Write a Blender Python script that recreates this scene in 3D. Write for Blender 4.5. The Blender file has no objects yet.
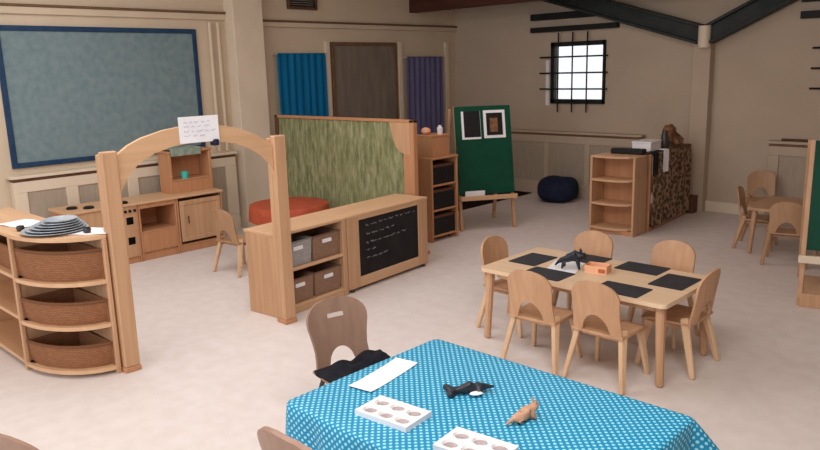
import bpy, bmesh, math, random
from mathutils import Vector, Matrix
random.seed(4)
PI = math.pi
SC = bpy.context.scene
COL = SC.collection

# ------------------------------------------------------------------ materials
def lin(c):
    out = []
    for v in c:
        v /= 255.0
        out.append(v / 12.92 if v <= 0.04045 else ((v + 0.055) / 1.055) ** 2.4)
    return (*out, 1.0)

def new_mat(name, rough=0.6, spec=0.3):
    m = bpy.data.materials.new(name); m.use_nodes = True
    nt = m.node_tree; b = nt.nodes['Principled BSDF']
    b.inputs['Roughness'].default_value = rough
    b.inputs['Specular IOR Level'].default_value = spec
    return m, nt, b

def mottled(name, c1, c2, scale=(6, 6, 6), rough=0.6, spec=0.3, detail=4, bump=0.0, lo=0.35, hi=0.65):
    """two-tone noise in object space; stretch it with an uneven scale for wood grain or cloth"""
    m, nt, b = new_mat(name, rough, spec)
    N = nt.nodes; L = nt.links
    tc = N.new('ShaderNodeTexCoord'); mp = N.new('ShaderNodeMapping'); mp.inputs['Scale'].default_value = scale
    nz = N.new('ShaderNodeTexNoise'); nz.inputs['Scale'].default_value = 1.0; nz.inputs['Detail'].default_value = detail
    cr = N.new('ShaderNodeValToRGB')
    cr.color_ramp.elements[0].position = lo; cr.color_ramp.elements[1].position = hi
    cr.color_ramp.elements[0].color = lin(c1); cr.color_ramp.elements[1].color = lin(c2)
    L.new(tc.outputs['Object'], mp.inputs['Vector']); L.new(mp.outputs['Vector'], nz.inputs['Vector'])
    L.new(nz.outputs['Fac'], cr.inputs['Fac']); L.new(cr.outputs['Color'], b.inputs['Base Color'])
    if bump:
        bp = N.new('ShaderNodeBump'); bp.inputs['Strength'].default_value = bump; bp.inputs['Distance'].default_value = 0.01
        L.new(nz.outputs['Fac'], bp.inputs['Height']); L.new(bp.outputs['Normal'], b.inputs['Normal'])
    return m

def wood(name, c1, c2, axis='z', rough=0.45):
    s = {'x': (1.2, 22, 22), 'y': (22, 1.2, 22), 'z': (22, 22, 1.2)}[axis]
    return mottled(name, c1, c2, s, rough, 0.35, 5, 0.05)

def wicker(name, c1, c2):
    m, nt, b = new_mat(name, 0.8, 0.15)
    N = nt.nodes; L = nt.links
    tc = N.new('ShaderNodeTexCoord')
    br = N.new('ShaderNodeTexBrick')
    br.inputs['Color1'].default_value = lin(c1); br.inputs['Color2'].default_value = lin(c2)
    br.inputs['Mortar'].default_value = lin([v * 0.8 for v in c1])
    br.inputs['Scale'].default_value = 1.0; br.inputs['Brick Width'].default_value = 0.034
    br.inputs['Row Height'].default_value = 0.012; br.inputs['Mortar Size'].default_value = 0.0014
    L.new(tc.outputs['UV'], br.inputs['Vector'])
    L.new(br.outputs['Color'], b.inputs['Base Color'])
    bp = N.new('ShaderNodeBump'); bp.inputs['Strength'].default_value = 0.35; bp.inputs['Distance'].default_value = 0.004
    bp.invert = True
    L.new(br.outputs['Fac'], bp.inputs['Height']); L.new(bp.outputs['Normal'], b.inputs['Normal'])
    return m

def dotted(name, base, dot, pitch=0.026, rad=0.0068):
    """printed polka dots, two staggered square grids in UV metres"""
    m, nt, b = new_mat(name, 0.5, 0.35)
    N = nt.nodes; L = nt.links
    uv = N.new('ShaderNodeTexCoord')
    facs = []
    for off in (0.0, 0.5):
        mp = N.new('ShaderNodeMapping'); mp.inputs['Scale'].default_value = (1 / pitch, 1 / pitch, 0)
        mp.inputs['Location'].default_value = (off, off, 0)
        fr = N.new('ShaderNodeVectorMath'); fr.operation = 'FRACTION'
        sb = N.new('ShaderNodeVectorMath'); sb.operation = 'SUBTRACT'; sb.inputs[1].default_value = (0.5, 0.5, 0)
        ln = N.new('ShaderNodeVectorMath'); ln.operation = 'LENGTH'
        lt = N.new('ShaderNodeMath'); lt.operation = 'LESS_THAN'; lt.inputs[1].default_value = rad / pitch
        L.new(uv.outputs['UV'], mp.inputs['Vector']); L.new(mp.outputs['Vector'], fr.inputs[0])
        L.new(fr.outputs['Vector'], sb.inputs[0]); L.new(sb.outputs['Vector'], ln.inputs[0]); L.new(ln.outputs['Value'], lt.inputs[0])
        facs.append(lt)
    ad = N.new('ShaderNodeMath'); ad.operation = 'MAXIMUM'
    L.new(facs[0].outputs[0], ad.inputs[0]); L.new(facs[1].outputs[0], ad.inputs[1])
    mx = N.new('ShaderNodeMix'); mx.data_type = 'RGBA'
    mx.inputs[6].default_value = lin(base); mx.inputs[7].default_value = lin(dot)
    L.new(ad.outputs[0], mx.inputs[0]); L.new(mx.outputs[2], b.inputs['Base Color'])
    return m

def spotted(name, c1, c2, c3, scale):
    """animal-print fabric: dark rings and tan centres on a brown ground"""
    m, nt, b = new_mat(name, 0.85, 0.1)
    N = nt.nodes; L = nt.links
    tc = N.new('ShaderNodeTexCoord'); vo = N.new('ShaderNodeTexVoronoi'); vo.inputs['Scale'].default_value = scale
    vo.inputs['Randomness'].default_value = 1.0
    nz = N.new('ShaderNodeTexNoise'); nz.inputs['Scale'].default_value = scale * 1.1
    ad = N.new('ShaderNodeMath'); ad.operation = 'MULTIPLY_ADD'; ad.inputs[1].default_value = 0.7; 
    cr = N.new('ShaderNodeValToRGB'); e = cr.color_ramp.elements
    e[0].position = 0.38; e[0].color = lin(c2); e[1].position = 0.95; e[1].color = lin(c1)
    k = cr.color_ramp.elements.new(0.52); k.color = lin(c3)
    k = cr.color_ramp.elements.new(0.72); k.color = lin(c3)
    L.new(tc.outputs['Object'], vo.inputs['Vector']); L.new(tc.outputs['Object'], nz.inputs['Vector'])
    L.new(nz.outputs['Fac'], ad.inputs[0]); L.new(vo.outputs['Distance'], ad.inputs[2])
    L.new(ad.outputs[0], cr.inputs['Fac']); L.new(cr.outputs['Color'], b.inputs['Base Color'])
    return m

M = {}
M['floor'] = mottled('floor_vinyl', (220, 208, 203), (227, 216, 212), (9, 9, 9), 0.55, 0.25, 8)
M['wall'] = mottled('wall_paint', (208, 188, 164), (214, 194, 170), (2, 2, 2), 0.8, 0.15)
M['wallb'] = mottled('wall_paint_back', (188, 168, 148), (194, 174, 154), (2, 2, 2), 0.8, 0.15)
M['cream'] = mottled('cream_gloss', (220, 202, 180), (226, 208, 186), (3, 3, 3), 0.5, 0.3)
M['grille'] = mottled('grey_grille', (176, 160, 142), (168, 152, 136), (60, 60, 6), 0.7, 0.2)
M['steel'] = mottled('green_grey_steel', (42, 45, 44), (50, 54, 52), (8, 8, 8), 0.6, 0.3)
M['beam'] = mottled('maroon_beam', (70, 36, 28), (84, 44, 34), (2, 14, 14), 0.6, 0.3)
M['black'] = mottled('black_paint', (22, 21, 22), (30, 29, 30), (20, 20, 20), 0.6, 0.3)
M['board'] = mottled('grey_blue_felt', (114, 133, 138), (128, 144, 147), (14, 14, 14), 0.9, 0.05, 6)
M['blueframe'] = mottled('navy_frame', (34, 58, 88), (42, 68, 98), (10, 10, 10), 0.6, 0.2)
M['bluecurt'] = mottled('blue_curtain', (14, 96, 142), (22, 112, 160), (14, 14, 1), 0.85, 0.1)
M['purpcurt'] = mottled('violet_curtain', (98, 94, 130), (112, 108, 144), (14, 14, 1), 0.85, 0.1)
M['brownboard'] = mottled('taupe_felt', (122, 110, 100), (136, 124, 112), (12, 12, 2), 0.85, 0.1)
M['brownframe'] = mottled('brown_frame', (110, 82, 60), (122, 92, 68), (10, 10, 10), 0.6, 0.2)
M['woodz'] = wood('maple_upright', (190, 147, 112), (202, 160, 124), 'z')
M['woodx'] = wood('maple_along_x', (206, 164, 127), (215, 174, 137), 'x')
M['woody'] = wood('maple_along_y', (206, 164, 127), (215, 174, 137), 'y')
M['orangez'] = wood('honey_upright', (186, 132, 94), (196, 142, 104), 'z')
M['orangex'] = wood('honey_along_x', (186, 132, 94), (196, 142, 104), 'x')
M['chair'] = wood('beech_chair', (190, 146, 112), (203, 159, 124), 'z')
M['chairleg'] = wood('pale_beech_leg', (214, 176, 140), (224, 188, 152), 'z')
M['chairdull'] = wood('dull_beech_chair', (176, 136, 104), (188, 148, 114), 'z')
M['tabletop'] = wood('pale_laminate_top', (222, 190, 156), (230, 200, 168), 'x', 0.35)
M['veneer'] = wood('brown_veneer', (144, 112, 96), (156, 124, 106), 'z', 0.4)
M['wicker'] = wicker('red_brown_wicker', (146, 98, 68), (158, 110, 80))
M['wickergrey'] = wicker('grey_brown_wicker', (150, 118, 98), (164, 130, 108))
M['silver'] = wicker('silver_grey_weave', (168, 164, 164), (184, 180, 180))
M['chalk'] = mottled('chalkboard_black', (30, 28, 30), (40, 37, 39), (5, 5, 5), 0.7, 0.2)
M['chalkline'] = mottled('white_chalk', (150, 148, 150), (190, 188, 190), (60, 60, 60), 0.95, 0.0)
M['green'] = mottled('green_board', (8, 66, 48), (12, 74, 56), (5, 5, 5), 0.6, 0.2)
M['navy'] = mottled('navy_cloth', (34, 40, 62), (44, 50, 74), (8, 8, 8), 0.85, 0.1)
M['cloth'] = dotted('teal_dotted_oilcloth', (14, 134, 178), (150, 214, 232), 0.033, 0.0068)
M['orangecloth'] = mottled('orange_cloth', (180, 86, 62), (190, 94, 68), (10, 10, 10), 0.8, 0.1)
M['paper'] = mottled('white_paper', (236, 234, 238), (244, 242, 246), (5, 5, 5), 0.8, 0.1)
M['ink'] = mottled('violet_ink', (158, 158, 200), (176, 176, 212), (30, 30, 30), 0.9, 0.0)
M['white'] = mottled('white_plastic', (236, 232, 234), (242, 238, 240), (5, 5, 5), 0.35, 0.4)
M['paint'] = mottled('dried_pink_grey_paint', (160, 146, 148), (176, 162, 164), (30, 30, 30), 0.6, 0.2)
M['mat'] = mottled('charcoal_mat', (46, 46, 52), (54, 54, 60), (20, 20, 20), 0.6, 0.25)
M['jacket'] = mottled('black_jacket', (24, 24, 30), (36, 36, 42), (14, 14, 14), 0.9, 0.1)
M['toyblack'] = mottled('black_rubber', (30, 34, 42), (44, 48, 58), (20, 20, 20), 0.45, 0.4)
M['toytan'] = mottled('tan_rubber', (206, 160, 132), (176, 132, 104), (24, 24, 24), 0.6, 0.2)
M['peach'] = mottled('peach_card', (236, 176, 138), (242, 186, 150), (10, 10, 10), 0.7, 0.1)
M['rust'] = mottled('rust_card', (176, 96, 62), (188, 106, 72), (10, 10, 10), 0.7, 0.1)
M['darkmat'] = mottled('black_floor_mat', (34, 24, 24), (44, 32, 32), (10, 10, 10), 0.9, 0.05)
M['plate'] = mottled('grey_stoneware', (150, 158, 166), (178, 184, 190), (18, 18, 18), 0.4, 0.4)
M['teal'] = mottled('teal_plastic', (60, 186, 176), (74, 200, 188), (6, 6, 6), 0.4, 0.4)
M['sage'] = mottled('grey_green_cloth', (132, 146, 132), (152, 164, 150), (22, 22, 22), 0.9, 0.05)
M['darkbrown'] = mottled('dark_brown_wood', (92, 62, 46), (104, 72, 54), (10, 10, 10), 0.6, 0.2)
M['leopard'] = spotted('animal_print_fabric', (156, 130, 106), (122, 94, 72), (78, 60, 48), 19)
M['pewter'] = mottled('dark_metal', (48, 44, 44), (58, 54, 54), (20, 20, 20), 0.4, 0.5)
M['dress'] = mottled('brown_cloth_toys', (112, 78, 58), (150, 112, 84), (20, 20, 20), 0.9, 0.05)

def weave():
    m, nt, b = new_mat('green_straw_weave', 0.9, 0.05)
    N = nt.nodes; L = nt.links
    tc = N.new('ShaderNodeTexCoord'); mp = N.new('ShaderNodeMapping'); mp.inputs['Scale'].default_value = (26, 26, 4.5)
    nz = N.new('ShaderNodeTexNoise'); nz.inputs['Scale'].default_value = 1; nz.inputs['Detail'].default_value = 6; nz.inputs['Roughness'].default_value = 0.7
    cr = N.new('ShaderNodeValToRGB'); e = cr.color_ramp.elements
    e[0].position = 0.32; e[0].color = lin((98, 102, 72)); e[1].position = 0.68; e[1].color = lin((168, 164, 130))
    k = cr.color_ramp.elements.new(0.5); k.color = lin((136, 136, 98))
    L.new(tc.outputs['Object'], mp.inputs['Vector']); L.new(mp.outputs['Vector'], nz.inputs['Vector'])
    L.new(nz.outputs['Fac'], cr.inputs['Fac']); L.new(cr.outputs['Color'], b.inputs['Base Color'])
    bp = N.new('ShaderNodeBump'); bp.inputs['Strength'].default_value = 0.5; bp.inputs['Distance'].default_value = 0.01
    L.new(nz.outputs['Fac'], bp.inputs['Height']); L.new(bp.outputs['Normal'], b.inputs['Normal'])
    return m
M['weave'] = weave()

def glass():
    m = bpy.data.materials.new('clear_glass'); m.use_nodes = True
    nt = m.node_tree; N = nt.nodes; N.clear()
    o = N.new('ShaderNodeOutputMaterial'); t = N.new('ShaderNodeBsdfTransparent'); g = N.new('ShaderNodeBsdfGlossy')
    g.inputs['Roughness'].default_value = 0.05; mx = N.new('ShaderNodeMixShader'); mx.inputs[0].default_value = 0.06
    nt.links.new(t.outputs[0], mx.inputs[1]); nt.links.new(g.outputs[0], mx.inputs[2]); nt.links.new(mx.outputs[0], o.inputs[0])
    return m
M['glass'] = glass()

# ------------------------------------------------------------------ mesh helpers
class MB:
    def __init__(s): s.bm = bmesh.new(); s.uv = None
    def box(s, c, d, bev=0.004, rot=None):
        mt = Matrix.Translation(c) @ (rot.to_4x4() if rot else Matrix.Identity(4)) @ Matrix.Diagonal((*d, 1))
        r = bmesh.ops.create_cube(s.bm, size=1.0, matrix=mt)
        if bev:
            bev = min(bev, min(d) * 0.3)
            es = list({e for v in r['verts'] for e in v.link_edges})
            bmesh.ops.bevel(s.bm, geom=es, offset=bev, segments=1, affect='EDGES', profile=0.5)
        return s
    def span(s, a, b, bev=0.004):
        return s.box([(a[i] + b[i]) / 2 for i in range(3)], [abs(b[i] - a[i]) for i in range(3)], bev)
    def bar(s, p0, p1, w0, d0, w1, d1, side=(1, 0, 0), bev=0.003):
        """tapered rectangular bar from p0 to p1; w along `side`, d across"""
        p0, p1 = Vector(p0), Vector(p1); ax = (p1 - p0).normalized()
        sx = Vector(side); sx = (sx - ax * sx.dot(ax)).normalized(); sy = ax.cross(sx)
        vs = []
        for p, w, d in ((p0, w0, d0), (p1, w1, d1)):
            for a, b in ((-1, -1), (1, -1), (1, 1), (-1, 1)):
                vs.append(s.bm.verts.new(p + sx * a * w / 2 + sy * b * d / 2))
        fs = [s.bm.faces.new([vs[i] for i in q]) for q in ((3, 2, 1, 0), (4, 5, 6, 7), (0, 1, 5, 4), (1, 2, 6, 5), (2, 3, 7, 6), (3, 0, 4, 7))]
        if bev:
            bmesh.ops.bevel(s.bm, geom=list({e for f in fs for e in f.edges}), offset=bev, segments=1, affect='EDGES', profile=0.5)
        return s
    def tube(s, pts, r, n=8, caps=True):
        pts = [Vector(p) for p in pts]; rs = r if isinstance(r, (list, tuple)) else [r] * len(pts)
        rings = []
        ref = None
        for i, p in enumerate(pts):
            t = (pts[min(i + 1, len(pts) - 1)] - pts[max(i - 1, 0)]).normalized()
            if ref is None: ref = t.orthogonal().normalized()
            ref = (ref - t * ref.dot(t)).normalized(); q = t.cross(ref)
            rings.append([s.bm.verts.new(p + (ref * math.cos(2 * PI * k / n) + q * math.sin(2 * PI * k / n)) * rs[i]) for k in range(n)])
        for a, b in zip(rings, rings[1:]):
            for k in range(n):
                s.bm.faces.new((a[k], a[(k + 1) % n], b[(k + 1) % n], b[k]))
        if caps:
            s.bm.faces.new(rings[0][::-1]); s.bm.faces.new(rings[-1])
        return s
    def lathe(s, prof, c=(0, 0, 0), n=24, sx=1, sy=1):
        rings = []
        for r, z in prof:
            if r < 1e-6: rings.append([s.bm.verts.new((c[0], c[1], c[2] + z))])
            else: rings.append([s.bm.verts.new((c[0] + sx * r * math.cos(2 * PI * k / n), c[1] + sy * r * math.sin(2 * PI * k / n), c[2] + z)) for k in range(n)])
        for a, b in zip(rings, rings[1:]):
            for k in range(n):
                k2 = (k + 1) % n
                if len(a) == 1 and len(b) == 1: continue
                if len(a) == 1: s.bm.faces.new((a[0], b[k], b[k2]))
                elif len(b) == 1: s.bm.faces.new((a[k], a[k2], b[0]))
                else: s.bm.faces.new((a[k], a[k2], b[k2], b[k]))
        return s
    def prism(s, poly, lo, hi, axis='z', bev=0.0):
        """extrude a closed 2-D outline; axis z: (x,y), axis x: (y,z), axis y: (x,z)"""
        def P(a, b, h): return {'z': (a, b, h), 'x': (h, a, b), 'y': (a, h, b)}[axis]
        A = [s.bm.verts.new(P(a, b, lo)) for a, b in poly]; B = [s.bm.verts.new(P(a, b, hi)) for a, b in poly]
        n = len(poly)
        fs = [s.bm.faces.new(A[::-1]), s.bm.faces.new(B)]
        for i in range(n): fs.append(s.bm.faces.new((A[i], A[(i + 1) % n], B[(i + 1) % n], B[i])))
        if bev:
            es = list({e for f in fs[:2] for e in f.edges})
            bmesh.ops.bevel(s.bm, geom=es, offset=bev, segments=1, affect='EDGES', profile=0.5)
        return s
    def grid(s, fn, nu, nv, skip=None, uvfn=None, closed=False):
        vs = [[s.bm.verts.new(fn(i / nu, j / nv)) for j in range(nv + 1)] for i in range(nu + (0 if closed else 1))]
        if uvfn and s.uv is None: s.uv = s.bm.loops.layers.uv.new('UVMap')
        for i in range(nu):
            for j in range(nv):
                if skip and skip(i, j): continue
                i2 = (i + 1) % nu if closed else i + 1
                f = s.bm.faces.new((vs[i][j], vs[i2][j], vs[i2][j + 1], vs[i][j + 1]))
                if uvfn:
                    for lp, (a, b) in zip(f.loops, ((i, j), (i + 1, j), (i + 1, j + 1), (i, j + 1))):
                        lp[s.uv].uv = uvfn(a / nu, b / nv)
        return s
    def thick(s, t):
        bm = s.bm
        for v in [v for v in bm.verts if not v.link_faces]: bm.verts.remove(v)
        bmesh.ops.recalc_face_normals(bm, faces=bm.faces); bm.normal_update()
        uv = bm.loops.layers.uv.active
        fs = list(bm.faces); be = [(e.link_loops[0].vert, e.link_loops[0].link_loop_next.vert, e.link_loops[0]) for e in bm.edges if len(e.link_faces) == 1]
        mp = {v: bm.verts.new(v.co - v.normal * t) for v in list(bm.verts)}
        for f in fs:
            g = bm.faces.new([mp[l.vert] for l in reversed(f.loops)])
            if uv:
                for a, b in zip(reversed(f.loops), g.loops): b[uv].uv = a[uv].uv
        for a, b, l in be:
            g = bm.faces.new((b, a, mp[a], mp[b]))
            if uv:
                ua, ub = l[uv].uv.copy(), l.link_loop_next[uv].uv.copy()
                for lp, q in zip(g.loops, (ub, ua, ua, ub)): lp[uv].uv = q
        return s
    def build(s, name, mat, parent=None, smooth=False, tf=None):
        if tf: bmesh.ops.transform(s.bm, matrix=tf, verts=s.bm.verts)
        bmesh.ops.recalc_face_normals(s.bm, faces=s.bm.faces)
        me = bpy.data.meshes.new(name); s.bm.to_mesh(me); s.bm.free()
        me.materials.append(M[mat] if isinstance(mat, str) else mat)
        if smooth:
            for p in me.polygons: p.use_smooth = True
            try: me.set_sharp_from_angle(angle=math.radians(40))
            except Exception: pass
        o = bpy.data.objects.new(name, me); COL.objects.link(o)
        if parent: o.parent = parent
        return o

def thing(name, label, cat, loc=(0, 0, 0), rz=0, group=None):
    o = bpy.data.objects.new(name, None); COL.objects.link(o); o.empty_display_size = 0.1
    o.location = loc; o.rotation_euler = (0, 0, rz); o['label'] = label; o['category'] = cat
    if group: o['group'] = group
    return o
def tag(o, label, cat, group=None, loc=None, rz=None, kind=None):
    o['label'] = label; o['category'] = cat
    if group: o['group'] = group
    if kind: o['kind'] = kind
    if loc is not None: o.location = loc
    if rz is not None: o.rotation_euler = (0, 0, rz)
    return o
def struct(o): o['kind'] = 'structure'; return o
def part_label(o, t): o['label'] = t; return o
def dup(root, loc, rz, label, group=None):
    r = root.copy(); COL.objects.link(r); r.location = loc; r.rotation_euler = (0, 0, rz); r['label'] = label
    if group: r['group'] = group
    for ch in list(root.children):
        c = ch.copy(); COL.objects.link(c); c.parent = r
        for g in list(ch.children):
            d = g.copy(); COL.objects.link(d); d.parent = c
    return r
def skin(name, verts, edges, radii, mat, parent=None, sub=2):
    me = bpy.data.meshes.new(name); me.from_pydata(verts, edges, []); me.update()
    me.materials.append(M[mat])
    o = bpy.data.objects.new(name, me); COL.objects.link(o)
    md = o.modifiers.new('Skin', 'SKIN'); md.use_smooth_shade = True
    for i, r in enumerate(radii):
        sv = me.skin_vertices[0].data[i]; sv.radius = (r, r) if not isinstance(r, tuple) else r; sv.use_root = (i == 0)
    ss = o.modifiers.new('Sub', 'SUBSURF'); ss.levels = sub; ss.render_levels = sub
    if parent: o.parent = parent
    return o

# ------------------------------------------------------------------ room shell
XA, YB, ZC = -7.87, 9.37, 3.35
XR, YF = 4.0, -2.4
struct(MB().span((XA - 0.2, YF - 0.3, -0.1), (XR, YB + 0.3, 0), 0).build('floor', 'floor'))
struct(MB().span((XA - 0.2, YF - 0.3, ZC), (XR, YB + 0.3, ZC + 0.1), 0).build('ceiling', 'wall'))
struct(MB().span((XA - 0.2, YF, 0), (XA, YB + 0.3, ZC), 0).build('wall_left', 'wall'))
W1 = (-6.03, -5.16, 1.35, 2.22); W2 = (-2.38, -1.5, 1.35, 2.22)
m = MB()
for x0, x1, zs in ((XA, W1[0], None), (W1[0], W1[1], W1), (W1[1], W2[0], None), (W2[0], W2[1], W2), (W2[1], XR, None)):
    if zs is None: m.span((x0, YB, 0), (x1, YB + 0.14, ZC), 0)
    else:
        m.span((x0, YB, 0), (x1, YB + 0.14, zs[2]), 0); m.span((x0, YB, zs[3]), (x1, YB + 0.14, ZC), 0)
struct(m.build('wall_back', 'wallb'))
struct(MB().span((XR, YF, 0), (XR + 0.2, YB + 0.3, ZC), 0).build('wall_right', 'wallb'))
# low skirting
struct(MB().span((XA, YB - 0.03, 0), (XR, YB, 0.14), 0.005).build('baseboard_back', 'cream'))
struct(MB().span((XA, YF, 0), (XA + 0.03, YB - 0.03, 0.14), 0.005).build('baseboard_left', 'cream'))

def barred_window(idx, W, lab):
    x0, x1, z0, z1 = W
    w = bpy.data.objects.new('window_%d' % idx, None); COL.objects.link(w); w.location = (0, 0, 0); struct(w)
    y = YB - 0.015
    f = MB(); t = 0.062
    f.span((x0, y - 0.03, z0), (x0 + t, y + 0.05, z1)); f.span((x1 - 0.03, y - 0.03, z0), (x1, y + 0.05, z1))
    f.span((x0, y - 0.03, z0), (x1, y + 0.05, z0 + t)); f.span((x0, y - 0.03, z1 - t), (x1, y + 0.05, z1))
    f.build('frame', 'black', w)
    MB().span((x0, YB + 0.04, z0), (x1, YB + 0.046, z1), 0).build('pane', 'glass', w)
    if idx == 1: MB().span((x0 - 0.1, YB - 0.012, z0 - 0.03), (x0 - 0.045, YB, z0 + 0.62), 0.002).build('side_strip', 'white', w)  # white strip stands in for daylight on the reveal beside the frame
    for k in range(3):
        z = z0 + (z1 - z0) * (0.24 + 0.26 * k)
        MB().tube([(x0 - 0.17, y - 0.05, z), (x1 + 0.06, y - 0.05, z)], 0.012, 6).build('bar', 'black', w)
        x = x0 + (x1 - x0) * (0.17 + 0.27 * k)
        MB().tube([(x, y - 0.062, z0 - 0.12), (x, y - 0.062, z1 + 0.13)], 0.011, 6).build('bar', 'black', w)
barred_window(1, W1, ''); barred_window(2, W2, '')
# dark rails above each window
n = 1
def trim(mb, mat, smooth=False):
    global n
    o = struct(mb.build('trim_%d' % n, mat, smooth=smooth)); n += 1; return o
trim(MB().span((-6.36, YB - 0.09, 2.37), (-4.97, YB, 2.44)), 'black')
trim(MB().span((-6.36, YB - 0.09, 2.54), (-5.32, YB, 2.63)), 'black')
trim(MB().span((-2.70, YB - 0.09, 2.34), (-1.2, YB, 2.42)), 'black')
trim(MB().span((-2.70, YB - 0.09, 2.52), (-1.2, YB, 2.60)), 'black')
# boxed post on the back wall, its cap, and the steel rafters meeting on it
trim(MB().span((-3.89, YB - 0.14, 0), (-3.67, YB, 2.2)), 'wallb')
trim(MB().lathe([(0, 0), (0.075, 0), (0.075, 0.26), (0, 0.26)], (-3.73, YB - 0.2, 2.06), 16), 'cream', True)
def rafter(x0, z0, x1, z1, dp):
    m = MB(); y = YB - 0.16; a = Vector((x0, y, z0)); b = Vector((x1, y, z1))
    u = (b - a).normalized(); nrm = Vector((-u.z, 0, u.x))
    if nrm.z < 0: nrm = -nrm
    m.bar(a + nrm * dp / 2, b + nrm * dp / 2, 0.03, dp, 0.03, dp, (0, 1, 0), 0)
    for k in (0.0, 1.0):
        o = nrm * (dp * k)
        m.bar(a + o, b + o, 0.16, 0.035, 0.16, 0.035, (0, 1, 0), 0.004)
    return m
trim(rafter(-3.81, 2.12, -7.0, 3.1, 0.2), 'steel')
trim(rafter(-3.66, 2.12, -1.4, 3.2, 0.2), 'steel')
# maroon tie beam running out from the left wall
trim(MB().span((XA, 8.30, 2.73), (-2.0, 8.46, 3.05)), 'beam')
# pillar on the left wall, pipes beside it and the long ledge above
trim(MB().span((XA, 5.07, 0), (XA + 0.2, 5.49, ZC)), 'cream')
for yy in (4.84, 4.95):
    trim(MB().tube([(XA + 0.04, yy, 0.98), (XA + 0.04, yy, 2.5)], 0.022, 10), 'wall', True)
trim(MB().span((XA, YF, 2.53), (XA + 0.035, 5.07, 2.60)), 'wall')
trim(MB().span((XA, YF, 2.60), (XA + 0.05, 5.07, 2.625)), 'brownframe')
trim(MB().span((XA, 5.49, 2.47), (XA + 0.035, YB, 2.53)), 'wall')
trim(MB().span((XA, 5.49, 2.53), (XA + 0.05, YB, 2.555)), 'brownframe')
for y0, y1 in ((6.60, 6.67), (8.01, 8.09), (9.08, 9.16)):
    trim(MB().span((XA, y0, 0), (XA + 0.04, y1, 2.3)), 'cream')

# ------------------------------------------------------------------ wall fittings
t = thing('wall_vent', 'small dark vent grille high on the left wall above the blue curtain', 'vent', (XA, 6.25, 2.70))
f = MB(); f.span((0, -0.24, 0.0), (0.05, 0.24, 0.03)); f.span((0, -0.24, 0.17), (0.05, 0.24, 0.2)); f.span((0, -0.24, 0.03), (0.05, -0.21, 0.17)); f.span((0, 0.21, 0.03), (0.05, 0.24, 0.17))
f.build('frame', 'darkbrown', t)
f = MB()
for k in range(5): f.box((0.025, 0, 0.045 + 0.027 * k), (0.03, 0.42, 0.006), 0, Matrix.Rotation(0.5, 3, 'Y'))
f.build('slats', 'black', t)

def framed(t, y0, y1, z0, z1, w, fm, pm, dp=0.035):
    for a in (((0, y0, z0), (dp, y0 + w, z1)), ((0, y1 - w, z0), (dp, y1, z1)), ((0, y0 + w, z0), (dp, y1 - w, z0 + w)), ((0, y0 + w, z1 - w), (dp, y1 - w, z1))):
        MB().span(*a).build('frame_rail', fm, t)
    MB().span((0, y0 + w, z0 + w), (dp * 0.5, y1 - w, z1 - w), 0).build('panel', pm, t)
t = thing('notice_board', 'large grey-blue notice board in a navy frame on the left wall', 'notice board', (XA, 0, 0))
framed(t, 2.50, 4.66, 1.035, 2.42, 0.05, 'blueframe', 'board')
t = thing('pin_board', 'taupe pin board in a brown frame between the blue and violet curtains', 'notice board', (XA, 0, 0))
framed(t, 6.71, 7.98, 0.95, 2.29, 0.05, 'brownframe', 'brownboard')

def curtain(y0, y1, z0, z1, folds, mat, label):
    t = thing('curtain', label, 'curtain', (XA + 0.02, (y0 + y1) / 2, z0)); w = y1 - y0; h = z1 - z0
    def fn(u, v):
        a = 0.022 * (1 - 0.6 * v)
        return (0.05 + a * math.sin(u * folds * 2 * PI + 0.6 * math.sin(3 * v)) , (u - 0.5) * w * (1 + 0.01 * (1 - v)), h * v)
    MB().grid(fn, folds * 8, 10).thick(0.006).build('drape', mat, t, True)
    MB().tube([(0.05, -w / 2 - 0.03, h + 0.006), (0.05, w / 2 + 0.03, h + 0.006)], 0.007).build('rod', mat, t)
    for s in (-1, 1): MB().span((-0.02, s * (w / 2 + 0.01) - 0.012, h - 0.01), (0.06, s * (w / 2 + 0.01) + 0.012, h + 0.02)).build('bracket', 'wall', t)
curtain(5.76, 6.56, 0.15, 2.13, 7, 'bluecurt', 'bright blue curtain hanging on the left wall beside the pillar')
curtain(8.14, 8.97, 0.15, 2.07, 7, 'purpcurt', 'dull violet curtain hanging on the left wall near the far corner')

def radiator_cover(label, L, posts, group=None, ztop=0.95, loc=(0, 0, 0), rz=0, cm='cream'):
    """front at y=0 facing -y, length along x"""
    t = thing('radiator_cover', label, 'radiator cover', loc, rz, group)
    MB().span((-0.02, -0.02, ztop - 0.03), (L + 0.02, 0.125, ztop)).build('top_board', cm, t)
    MB().span((0, -0.004, ztop - 0.06), (L, 0.1, ztop - 0.03)).build('shadow_bead', 'darkbrown' if cm == 'cream' else 'brownframe', t)  # dark colour stands for the shade in the gap under the top board
    MB().span((0, 0, ztop - 0.17), (L, 0.03, ztop - 0.06)).build('top_rail', cm, t)
    MB().span((0, 0, 0.0), (L, 0.03, 0.2)).build('bottom_rail', cm, t)
    for a, b in posts: MB().span((a, -0.006, 0.2), (b, 0.03, ztop - 0.17)).build('post', cm, t)
    for (a, b), (c, d) in zip(posts, posts[1:]):
        MB().span((b, 0.012, 0.2), (c, 0.02, ztop - 0.17), 0).build('grille_panel', 'grille', t)
    MB().span((0, 0.03, 0), (0.02, 0.12, ztop - 0.06)).build('end_panel', cm, t)
    MB().span((L - 0.02, 0.03, 0), (L, 0.12, ztop - 0.06)).build('end_panel', cm, t)
    return t
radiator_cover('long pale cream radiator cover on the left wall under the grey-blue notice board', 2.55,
    [(0, 0.12), (0.50, 0.62), (1.16, 1.28), (1.8, 1.92), (2.40, 2.55)], loc=(XA + 0.125, 2.45, 0), rz=PI / 2, ztop=0.97)
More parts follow.
